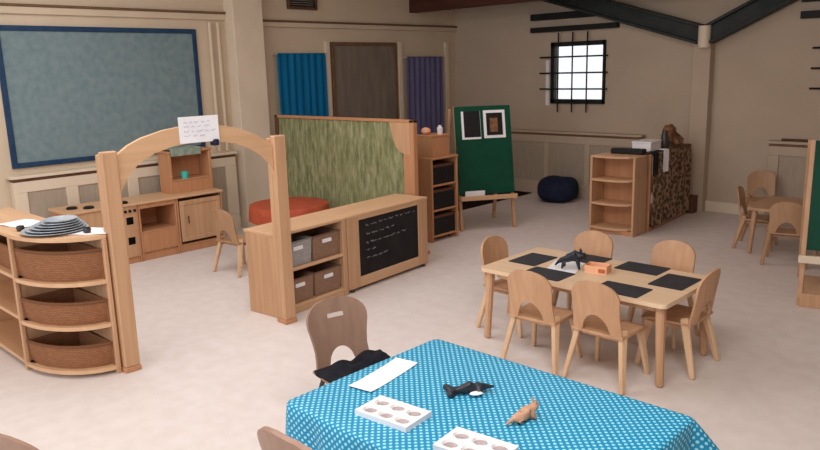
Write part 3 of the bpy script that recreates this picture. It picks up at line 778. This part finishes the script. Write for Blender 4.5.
# hutch on the worktop
t = thing('toy_hutch', 'small wooden cabinet with an open recess standing on the toy kitchen worktop', 'cabinet', (-7.34, 3.90, 0.63))
MB().span((-.24, 0, 0), (0, .03, .44)).build('side_panel', 'orangez', t); MB().span((-.24, .49, 0), (0, .52, .44)).build('side_panel', 'orangez', t)
MB().span((-.25, -.01, .44), (.01, .53, .465)).build('top_board', 'orangex', t)
MB().span((-.24, .03, .13), (-.01, .49, .15)).build('shelf', 'orangex', t)
MB().span((-.012, .03, 0), (.002, .49, .13)).build('front_panel', 'orangez', t)
MB().span((-.24, .03, .15), (-.225, .49, .44)).build('back_panel', 'orangez', t)
tag(MB().lathe([(0, 0), (.035, 0), (.045, .075), (.04, .075), (.032, .01), (0, .01)], n=18).build('cup', 'teal', smooth=True), 'teal cup standing in the recess of the small cabinet', 'cup', loc=(-7.385, 4.10, .78))
def cl(u, v):
    s = v * .34 - .17; y = (u - .5) * .36
    if s < 0.0: x, z = -s * -1.0 + 0.0, 0.0
    x = s if s < 0.10 else 0.10 + .003 * math.sin(20 * u); z = 0.012 + .006 * math.sin(u * 14) if s < 0.10 else .012 - (s - 0.10)
    return (x, y, z)
tag(MB().grid(cl, 20, 16).thick(.008).build('folded_cloth', 'sage', smooth=True), 'grey-green cloth folded over the top of the small cabinet', 'cloth', loc=(-7.425, 4.10, 1.10))

# orange covered table and pale chair beyond the arch
t = thing('round_edge_table', 'low wooden table under the orange cloth behind the arch', 'table', (-6.42, 4.78, 0))
MB().prism(rrect(.82, .76, .36, 12), .465, .49, 'z').build('tabletop', 'woodx', t)
for sx in (-1, 1):
    for sy in (-1, 1): MB().bar((sx * .24, sy * .22, .465), (sx * .26, sy * .24, 0), .05, .05, .04, .04, (1, 0, 0), .01).build('leg', 'chairdull', t)
def drape(w, h, drop, z, seedf):
    pts = rrect(w, h, min(w, h) / 2 - .02, 12); N = len(pts); m = MB(); bm = m.bm; rings = []
    for k in (.2, .7, 1.0): rings.append([bm.verts.new((x * k, y * k, z)) for x, y in pts])
    # subdivide long sides for folds
    for dn in (.015, drop * .5, drop):
        rings.append([bm.verts.new((x * (1 + .02 + .1 * dn * (1 + math.sin(i * seedf))), y * (1 + .02 + .1 * dn * (1 + math.cos(i * seedf * 1.3))), z - dn)) for i, (x, y) in enumerate(pts)])
    for a, b in zip(rings, rings[1:]):
        for i in range(N): bm.faces.new((a[i], a[(i + 1) % N], b[(i + 1) % N], b[i]))
    bm.faces.new(rings[0])
    return m
tag(drape(.86, .80, .17, .495, 1.7).build('tablecloth', 'orangecloth', smooth=True), 'orange cloth over the low table behind the arch', 'tablecloth', loc=(-6.42, 4.78, 0))
pc = make_chair('pale wooden chair drawn up to the orange covered table', 'chairdull', None, (-6.05, 3.90, 0), 0.1)
pc.scale = (1.04, 1.04, 1.04)

# ------------------------------------------------------------------ chalkboard divider
TH = math.radians(95.3)
def loc_on(x, y): return (-4.535 + x * math.cos(TH) - y * math.sin(TH), 3.24 + x * math.sin(TH) + y * math.cos(TH))
UH = 0.685
t = thing('basket_unit', 'low wooden cubby unit with four label-fronted baskets beside the arch', 'shelf unit', (*loc_on(0, 0), 0), TH)
W_ = .775
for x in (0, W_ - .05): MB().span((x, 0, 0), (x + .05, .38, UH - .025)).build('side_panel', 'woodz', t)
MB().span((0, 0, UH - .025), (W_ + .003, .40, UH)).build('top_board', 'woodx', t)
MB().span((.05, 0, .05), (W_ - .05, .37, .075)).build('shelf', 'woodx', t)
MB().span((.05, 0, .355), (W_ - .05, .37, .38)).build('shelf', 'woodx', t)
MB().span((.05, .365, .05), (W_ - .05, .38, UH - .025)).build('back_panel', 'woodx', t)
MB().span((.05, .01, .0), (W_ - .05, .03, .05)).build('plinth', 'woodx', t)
cg = 'small baskets in the cubby unit'
for x, z, mt, lab in ((.225, .383, 'silver', 'silver-grey basket on the upper left of the cubby unit'), (.55, .383, 'wickergrey', 'brown basket on the upper right of the cubby unit'),
                      (.225, .078, 'wickergrey', 'brown basket on the lower left of the cubby unit'), (.55, .078, 'wickergrey', 'brown basket on the lower right of the cubby unit')):
    crate('storage_basket', lab, *loc_on(x, .17), z, .31, .30, .20, mt, TH, cg)
t = thing('chalkboard_unit', 'low wooden unit with a black chalkboard front right of the cubby unit', 'shelf unit', (*loc_on(.785, 0), 0), TH)
W2_ = 1.135
f = MB(); MB().span((0, 0, .03), (.15, .03, UH - .025)).build('stile', 'woodz', t); MB().span((W2_ - .14, 0, .03), (W2_, .03, UH - .025)).build('stile', 'woodz', t)
MB().span((.15, 0, .03), (W2_ - .14, .03, .12)).build('rail', 'woodx', t); MB().span((.15, 0, UH - .055), (W2_ - .14, .03, UH - .025)).build('rail', 'woodx', t)
cb = MB().span((.15, .012, .12), (W2_ - .14, .022, UH - .055), 0).build('chalkboard', 'chalk', t)
part_label(cb, 'black chalkboard panel')
rnd = random.Random(8)
for z, x1 in ((.56, .95), (.48, .62), (.40, .80), (.33, .36), (.26, .50)):
    x = .25; m = MB()
    while x < x1:
        wl = rnd.uniform(.03, .09); pts = [(x + k * .009, .0105, z + rnd.uniform(-.008, .013) + .02 * (x + k * .009)) for k in range(int(wl / .009) + 1)]
        if len(pts) > 1: m.tube(pts, .0016, 4)
        x += wl + .025
    m.build('chalk_writing', 'chalkline', cb)
MB().span((0, .03, .0), (.025, .38, UH - .025)).build('side_panel', 'woodz', t); MB().span((W2_ - .025, .03, 0), (W2_, .38, UH - .025)).build('side_panel', 'woodz', t)
MB().span((-.003, 0, UH - .025), (W2_ + .01, .40, UH)).build('top_board', 'woodx', t)
MB().span((.025, .05, .05), (W2_ - .025, .38, .075)).build('shelf', 'woodx', t); MB().span((.025, .05, .35), (W2_ - .025, .38, .375)).build('shelf', 'woodx', t)
for x in (.03, W2_ - .09): MB().lathe([(0, 0), (.018, 0), (.018, .03), (0, .03)], (x + .03, .018, 0), 12).build('foot', 'pewter', t, True)

# woven screen behind
SY = 5.33
t = thing('woven_screen', 'tall wooden screen filled with green straw weave behind the chalkboard unit', 'screen', (-6.16, SY, 0))
sw = 1.12
for s in (-1, 1):
    MB().span((s * sw - .03, -.03, 0), (s * sw + .03, .03, 1.405)).build('post', 'orangez' if s > 0 else 'darkbrown', t)
    MB().span((s * sw - .04, -.17, 0), (s * sw + .04, .17, .035)).build('foot', 'orangex', t)
MB().span((-sw - .03, -.03, 1.375), (sw + .03, .03, 1.405)).build('top_rail', 'orangex', t)
MB().span((-sw + .03, -.025, .1), (sw - .03, .025, .15)).build('bottom_rail', 'orangex', t)
MB().grid(lambda u, v: ((u - .5) * 2 * (sw - .03), .006 * math.sin(u * 90) * math.sin(v * 40), .15 + 1.225 * v), 90, 30).thick(.012).build('woven_panel', 'weave', t, True)
cp = [(sw - .03, 1.375), (sw - .31, 1.375)] + [(sw - .31 + .12 * (k / 8) + .16 * (k / 8) ** 4, 1.375 - .32 * math.sin(PI / 2 * k / 8) ** 1.1) for k in range(1, 9)] 
part_label(MB().prism(cp, -.028, -.012, 'y').build('corner_panel', 'woodz', t), 'pale plain corner panel')
MB().span((sw - .12, -.026, .15), (sw - .03, -.014, 1.1)).build('side_strip', 'orangez', t)

# tall shelf right of screen
t = thing('open_bookcase', 'honey coloured open bookcase between the woven screen and the green easel', 'bookcase', (-5.60, 5.88, 0))
BH = .925
MB().span((0, 0, 0), (.30, .025, BH)).build('end_panel', 'orangez', t); MB().span((0, .42, 0), (.30, .445, BH)).build('end_panel', 'orangez', t)
for z in (.05, .34, .62): MB().span((.015, .025, z), (.295, .42, z + .022)).build('shelf', 'orangex', t)
MB().span((-.005, -.005, BH - .003), (.305, .45, BH + .02)).build('top_board', 'orangex', t)
MB().span((0, .025, .03), (.015, .42, BH)).build('back_panel', 'darkbrown', t)
bkg = 'dark boxes in the bookcase'
bl = (('dark box on the bottom shelf of the bookcase', .072), ('dark box on the middle shelf of the bookcase', .362), ('dark box on the top shelf of the bookcase', .642))
for i, (lab, z) in enumerate(bl):
    if i == 0:
        b0 = thing('storage_box', lab, 'box', (-5.44, 6.105, z), 0, bkg)
        MB().span((-.13, -.18, 0), (.12, .18, .19)).build('body', 'black', b0); MB().span((-.135, -.185, .19), (.125, .185, .22)).build('lid', 'darkbrown', b0)
    else: dup(b0, (-5.44, 6.105, z), 0, lab)
t = thing('wooden_box', 'brown wooden box on top of the bookcase', 'box', (-5.45, 6.08, BH + .02))
MB().span((-.12, -.14, 0), (.12, .14, .22)).build('body', 'orangez', t); MB().span((-.125, -.145, .22), (.125, .145, .24)).build('lid', 'orangex', t)
tag(MB().lathe([(0, 0), (.03, 0), (.034, .07), (.02, .08), (.02, .1), (0, .1)], n=14).build('jar', 'white', smooth=True), 'small white jar on the brown box on the bookcase', 'jar', loc=(-5.38, 6.12, BH + .26))
tag(MB().lathe([(0, 0), (.03, .005), (.05, .03), (.045, .06), (.02, .075), (0, .08)], n=14, sx=1.2).build('ornament', 'peach', smooth=True), 'small peach ornament on the left of the brown box on the bookcase', 'ornament', loc=(-5.50, 6.02, BH + .26))

# black floor mat and bean bag in the corner
tag(MB().span((-.76, -1.25, 0), (.76, 1.25, .012), .003).build('floor_mat', 'darkmat'), 'black mat on the floor in the far left corner', 'mat', loc=(-7.02, 7.97, 0))
t = thing('bean_bag', 'navy blue bean bag on the floor below the barred window', 'bean bag', (-5.60, 8.88, 0), .3)
def bag(u, v):
    a = 2 * PI * u; ph = PI * v
    r = .29 * (abs(math.sin(ph)) ** .55) * (1 + .03 * math.sin(5 * a))
    z = .165 - .165 * (abs(math.cos(ph)) ** .75) * (1 if math.cos(ph) > 0 else -1)
    z = z + (.03 * math.sin(3 * a + 1) * (v ** 2)) * math.sin(ph)
    return (r * math.cos(a), r * math.sin(a), z * 1.05)
MB().grid(bag, 32, 18, closed=True).build('cover', 'navy', t, True)
MB().tube([(.28 * math.cos(a), .0, .17 + .17 * math.sin(a)) for a in [PI * k / 14 for k in range(15)]], .006, 6).build('piping', 'navy', t, True)

# ------------------------------------------------------------------ green easel
def make_easel(label, loc, rz, w, htop, zboard, group=None):
    """A-frame easel, front faces -y; feet at y=0 (front) and y=dep"""
    t = thing('easel', label, 'easel', loc, rz, group)
    dep = .62
    for s in (-1, 1):
        MB().bar((s * w / 2, 0, 0), (s * w / 2, dep * .42, htop), .035, .05, .035, .03, (1, 0, 0)).build('leg', 'chair', t)
        MB().bar((s * w / 2 - .05, dep, 0), (s * w / 2 - .05, dep * .48, htop - .03), .035, .04, .035, .03, (1, 0, 0)).build('leg', 'chair', t)
    def on(z, off): return dep * .42 * z / htop + off
    a = math.atan2(dep * .42, htop)
    zc = (zboard + htop) / 2; ln = (htop - zboard) / math.cos(a)
    MB().box((0, on(zc, -.036), zc), (w + .035, .012, ln), .003, Matrix.Rotation(-a, 3, 'X')).build('board', 'green', t)
    MB().span((-w / 2 - .02, on(zboard, -.12), zboard - .055), (w / 2 + .02, on(zboard, .01), zboard - .035)).build('tray', 'woodx', t)
    MB().span((-w / 2 - .02, on(zboard, -.13), zboard - .055), (w / 2 + .02, on(zboard, -.115), zboard + .0)).build('tray_lip', 'woodx', t)
    MB().span((-w / 2, on(htop, -.01), htop - .06), (w / 2, on(htop, .03), htop - .02)).build('top_rail', 'chair', t)
    return t, a, on
EA = math.atan2(.54, .36)
emid = (-5.25, 6.82)
t, ea, eon = make_easel('wooden easel with a green board standing in front of the bookcase', (*emid, 0), EA, .66, 1.45, .42)
def at_easel(x, y):
    return (emid[0] + x * math.cos(EA) - y * math.sin(EA), emid[1] + x * math.sin(EA) + y * math.cos(EA))
def picture(label, x, z, w, h, split):
    p = thing('picture', label, 'picture', (*at_easel(x, eon(z, -.046)), z), EA, 'pictures on the green easel')
    R = Matrix.Rotation(-ea, 3, 'X')
    def bx(cx, cz, ww, hh, y, mat, nm):
        c = R @ Vector((cx, y, cz)); MB().box(c, (ww, .003, hh), 0, R).build(nm, mat, p)
    bx(0, 0, w, h, 0, 'paper', 'mount')
    if split: bx(.012, .012, w * .86, h * .93, -.003, 'black', 'print')
    else:
        bx(0, .0, w * .74, h * .8, -.003, 'black', 'print'); bx(-.01, -.01, w * .36, h * .5, -.006, 'dress', 'figure'); 
picture('dark picture with a white left edge at the top left of the green easel', -.15, 1.23, .235, .33, True)
picture('white-bordered picture with a dark figure at the top right of the green easel', .14, 1.235, .27, .33, False)
tag(MB().span((-.12, -.004, 0), (.12, .004, .09), 0).build('paper_card', 'paper'), 'white card standing in the tray of the green easel', 'card', loc=(*at_easel(-.17, eon(.42, -.10)), .386), rz=EA)

# ------------------------------------------------------------------ reading corner shelves right
t = thing('curved_shelf', 'open wooden shelf with three curved tiers in front of the back wall', 'shelf unit', (-4.25, 7.42, 0))
SW, SD, SH = .55, .30, .885
fr = [(.028, .0), (SW * .4, -.03), (SW * .65, -.015), (SW * .85, .05), (SW - .028, .14)]
for i, z in enumerate((.05, .33, .60, .865)):
    x0 = .0 if i == 3 else .028; poly = [(.028, .0), (.12, -.02), (.24, -.03), (.35, -.015), (.45, .04), (SW - .026, .13), (SW - .026, SD), (.028, SD)]
    MB().prism(poly, z, z + .024, 'z', .003).build('top_board' if i == 3 else 'shelf', 'woodx', t)
MB().span((0, 0, 0), (.028, SD, SH)).build('side_panel', 'woodz', t)
MB().span((SW - .026, .0, 0), (SW, SD, SH)).build('side_panel', 'woodz', t)
MB().span((.028, SD - .015, .0), (SW - .026, SD, SH)).build('back_panel', 'orangez', t)
MB().span((.028, .03, 0), (SW - .026, .05, .05)).build('plinth', 'orangex', t)

t = thing('book_display', 'low book display unit under the animal print cloth', 'shelf unit', (-4.215, 7.73, 0), .085)
MB().span((.1, 0, .05), (.53, .03, .86)).build('end_panel', 'orangez', t); MB().span((.1, 1.25, .05), (.53, 1.28, .86)).build('end_panel', 'orangez', t)
for z in (.08, .45): MB().span((.1, .03, z), (.53, 1.25, z + .024)).build('shelf', 'orangex', t)
MB().span((.1, 0, .86), (.53, 1.28, .885)).build('top_board', 'orangex', t)
MB().span((.08, -.0, .0), (.53, 1.28, .05)).build('plinth', 'orangex', t)
def lep(u, v):
    L1 = .47; s = v * (L1 + .845)
    y = (u - .5) * 1.28
    if s < L1: return (-L1 / 2 + s - .01, y, .004 + .003 * math.sin(u * 30))
    return (L1 / 2 - .01 + .012 * (1 + math.sin(u * 34 + .5)) * min(1, (s - L1) / .3), y, .004 - (s - L1))
tag(MB().grid(lep, 60, 30).thick(.006).build('fabric_throw', 'leopard', smooth=True), 'brown animal print cloth draped over the book display unit', 'cloth', loc=(-3.945, 8.40, .8895), rz=.085)
# on top of the display
TZ2 = .906
t = thing('white_box', 'white box on top of the animal print cloth', 'box', (-3.88, 8.05, TZ2), .1)
MB().span((-.11, -.17, 0), (.11, .17, .09)).build('body', 'white', t); MB().span((-.115, -.175, .09), (.115, .175, .11)).build('lid', 'white', t)
tag(MB().span((-.19, -.06, 0), (.19, .06, .06), .01).build('black_case', 'black'), 'flat black case on top of the shelf beside the white box', 'case', loc=(-3.94, 7.72, TZ2 - .016), rz=.1)
def slop(u, v): 
    s = v * .36; y = (u - .5) * .13
    return (s - .1, y, .006) if s < .1 else (.006 + .01 * math.sin(u * 9), y, .006 - (s - .1))
tag(MB().grid(slop, 6, 14).thick(.004).build('black_scarf', 'black', smooth=True), 'black cloth hanging over the near end of the animal print cloth', 'cloth', loc=(-3.650, 7.80, TZ2 + .006))
tag(MB().grid(slop, 6, 14).thick(.004).build('white_cloth', 'paper', smooth=True), 'white strip of cloth hanging down over the animal print cloth', 'cloth', loc=(-3.678, 8.12, TZ2 + .006))
t = thing('soft_toy', 'brown soft toy slumped on the animal print cloth', 'soft toy', (-3.88, 8.62, TZ2))
V = [(0, 0, .09), (0, 0, .17), (.01, 0, .25), (.05, .10, .12), (.11, .16, .05), (.05, -.10, .12), (.11, -.16, .05), (.09, .05, .05), (.17, .07, .05), (.09, -.05, .05), (.17, -.07, .05)]
skin('body', V, [(0, 1), (1, 2), (1, 3), (3, 4), (1, 5), (5, 6), (0, 7), (7, 8), (0, 9), (9, 10)], [.085, .07, .075, .035, .03, .035, .03, .045, .04, .045, .04], 'dress', t)
for s in (-1, 1): MB().lathe([(0, -.02), (.025, -.012), (.03, 0), (.025, .012), (0, .02)], (0, s * .055, .238), 12).build('ear', 'dress', t, True)
tag(MB().lathe([(0, 0), (.05, 0), (.06, .05), (.04, .13), (.03, .2), (0, .21)], n=14).build('vase', 'pewter', smooth=True), 'tall dark vase beside the white box on the display', 'vase', loc=(-3.80, 8.34, TZ2))
tag(MB().lathe([(0, 0), (.06, 0), (.10, .06), (.095, .06), (.05, .01), (0, .01)], n=18).build('bowl', 'darkbrown', smooth=True), 'dark brown bowl at the far end of the display', 'bowl', loc=(-3.92, 8.93, TZ2))
t = thing('small_crate', 'small dark brown crate on the floor beyond the display unit', 'crate', (-3.80, 9.14, 0))
MB().span((-.08, -.07, 0), (.08, .07, .20)).build('body', 'darkbrown', t); MB().span((-.085, -.075, .20), (.085, .075, .22)).build('lid', 'darkbrown', t)

# ------------------------------------------------------------------ far table with three chairs
t = thing('small_table', 'small wooden table near the back wall on the right', 'table', (-2.17, 7.80, 0))
MB().prism(rrect(.72, .78, .12, 8), .45, .478, 'z', .004).build('tabletop', 'chairdull', t)
for sx in (-1, 1):
    for sy in (-1, 1): MB().bar((sx * .28, sy * .30, .45), (sx * .30, sy * .33, 0), .05, .05, .038, .038, (1, 0, 0), .01).build('leg', 'chairdull', t)
g2 = 'dull wooden chairs at the small table'
d0 = make_chair('dull wooden chair left of the small far table, seen side on', 'chairdull', g2, (-2.50, 7.80, 0), -PI / 2 + .15, 'chairdull')
dup(d0, (-2.82, 8.86, 0), PI + .45, 'dull wooden chair behind the small far table facing the camera')
dup(d0, (-2.10, 7.34, 0), .25, 'dull wooden chair with its back to the camera at the small far table')

# second easel cut by the right edge
t = thing('paint_easel', 'green paint easel with a storage base at the right edge of the photo', 'easel', (-1.6, 6.05, 0), .25)
ew = .8
for x in (0.0, ew): 
    MB().bar((x, 0, .06), (x, .31, 1.27), .035, .045, .035, .035, (1, 0, 0)).build('leg', 'chair', t)
    MB().bar((x - .02, .68, .06), (x - .02, .33, 1.27), .035, .045, .035, .035, (1, 0, 0)).build('leg', 'chair', t)
a = math.atan2(.31, 1.21)
MB().box((ew / 2, .195, .85), (ew - .02, .012, .86), .003, Matrix.Rotation(-a, 3, 'X')).build('board', 'green', t)
MB().span((-.03, -.05, .36), (ew + .03, .12, .385)).build('tray', 'cream', t); MB().span((-.03, -.065, .36), (ew + .03, -.05, .42)).build('tray_lip', 'cream', t)
MB().span((-.02, .0, .0), (.02, .70, .06)).build('base_rail', 'chair', t); MB().span((ew - .02, .0, 0), (ew + .02, .70, .06)).build('base_rail', 'chair', t)
MB().span((.02, .02, .05), (ew - .02, .68, .075)).build('base_shelf', 'woodx', t)
MB().span((.0, -.03, .0), (ew, .0, .11)).build('base_front', 'chair', t)
t = thing('paint_tub', 'grey-blue tub on the base shelf of the right-hand easel', 'tub', (-1.36, 6.27, .0757))
MB().lathe([(0, 0), (.09, 0), (.1, .16), (.095, .16), (.085, .01), (0, .01)], n=20).build('body', 'plate', t, True)
MB().lathe([(.098, .155), (.108, .155), (.108, .17), (.098, .17), (.098, .155)], n=20).build('rim', 'white', t, True)

# ------------------------------------------------------------------ light
def area(name, loc, target, sx, sy, power, col=(1, 1, 1), spread=PI):
    l = bpy.data.lights.new(name, 'AREA'); l.shape = 'RECTANGLE'; l.size = sx; l.size_y = sy; l.energy = power; l.color = col; l.spread = spread
    o = bpy.data.objects.new(name, l); COL.objects.link(o); o.location = loc
    o.rotation_euler = (Vector(target) - Vector(loc)).to_track_quat('-Z', 'Y').to_euler(); return o
area('ceiling_lamp_front', (-5.0, 2.3, 3.25), (-5.1, 2.5, 0), 3.2, 2.8, 82, (.93, .97, 1.0))
area('ceiling_lamp_middle', (-1.0, 1.5, 3.25), (-1.2, 2.2, 0), 2.0, 1.0, 82, (1.0, .98, .96))  # added overhead fill light, no known fixture here
area('window_daylight', (-3.0, YF + .05, 1.9), (-3.6, 4, .7), 5.0, 1.6, 62, (.95, .97, 1.0))  # added area light at the open camera side, no window built there
area('ceiling_lamp_far', (-4.6, 6.3, 3.25), (-4.6, 6.3, 0), 1.6, .8, 18, (1.0, .84, .78))  # added weak fill that warms the far floor, no known fixture
w = bpy.data.worlds.new('sky'); SC.world = w; w.use_nodes = True
w.node_tree.nodes['Background'].inputs['Color'].default_value = (.93, .97, 1.0, 1)
w.node_tree.nodes['Background'].inputs['Strength'].default_value = 1.2

# ------------------------------------------------------------------ camera
cam = bpy.data.cameras.new('camera'); co = bpy.data.objects.new('camera', cam); COL.objects.link(co)
cam.sensor_width = 36; cam.lens = 731.06 / 820 * 36; cam.clip_start = 0.05
Rm = Matrix(((0.7249, -0.1245, 0.6776), (0.6884, 0.1694, -0.7053), (-0.0269, 0.9777, 0.2085)))
co.matrix_world = Matrix.Translation((0, 0, 1.9)) @ Rm.to_4x4()
SC.camera = co
SC.view_settings.view_transform = 'Standard'; SC.view_settings.look = 'None'
SC.view_settings.exposure = 0.0; SC.view_settings.gamma = 1.0; SC.view_settings.use_curve_mapping = False
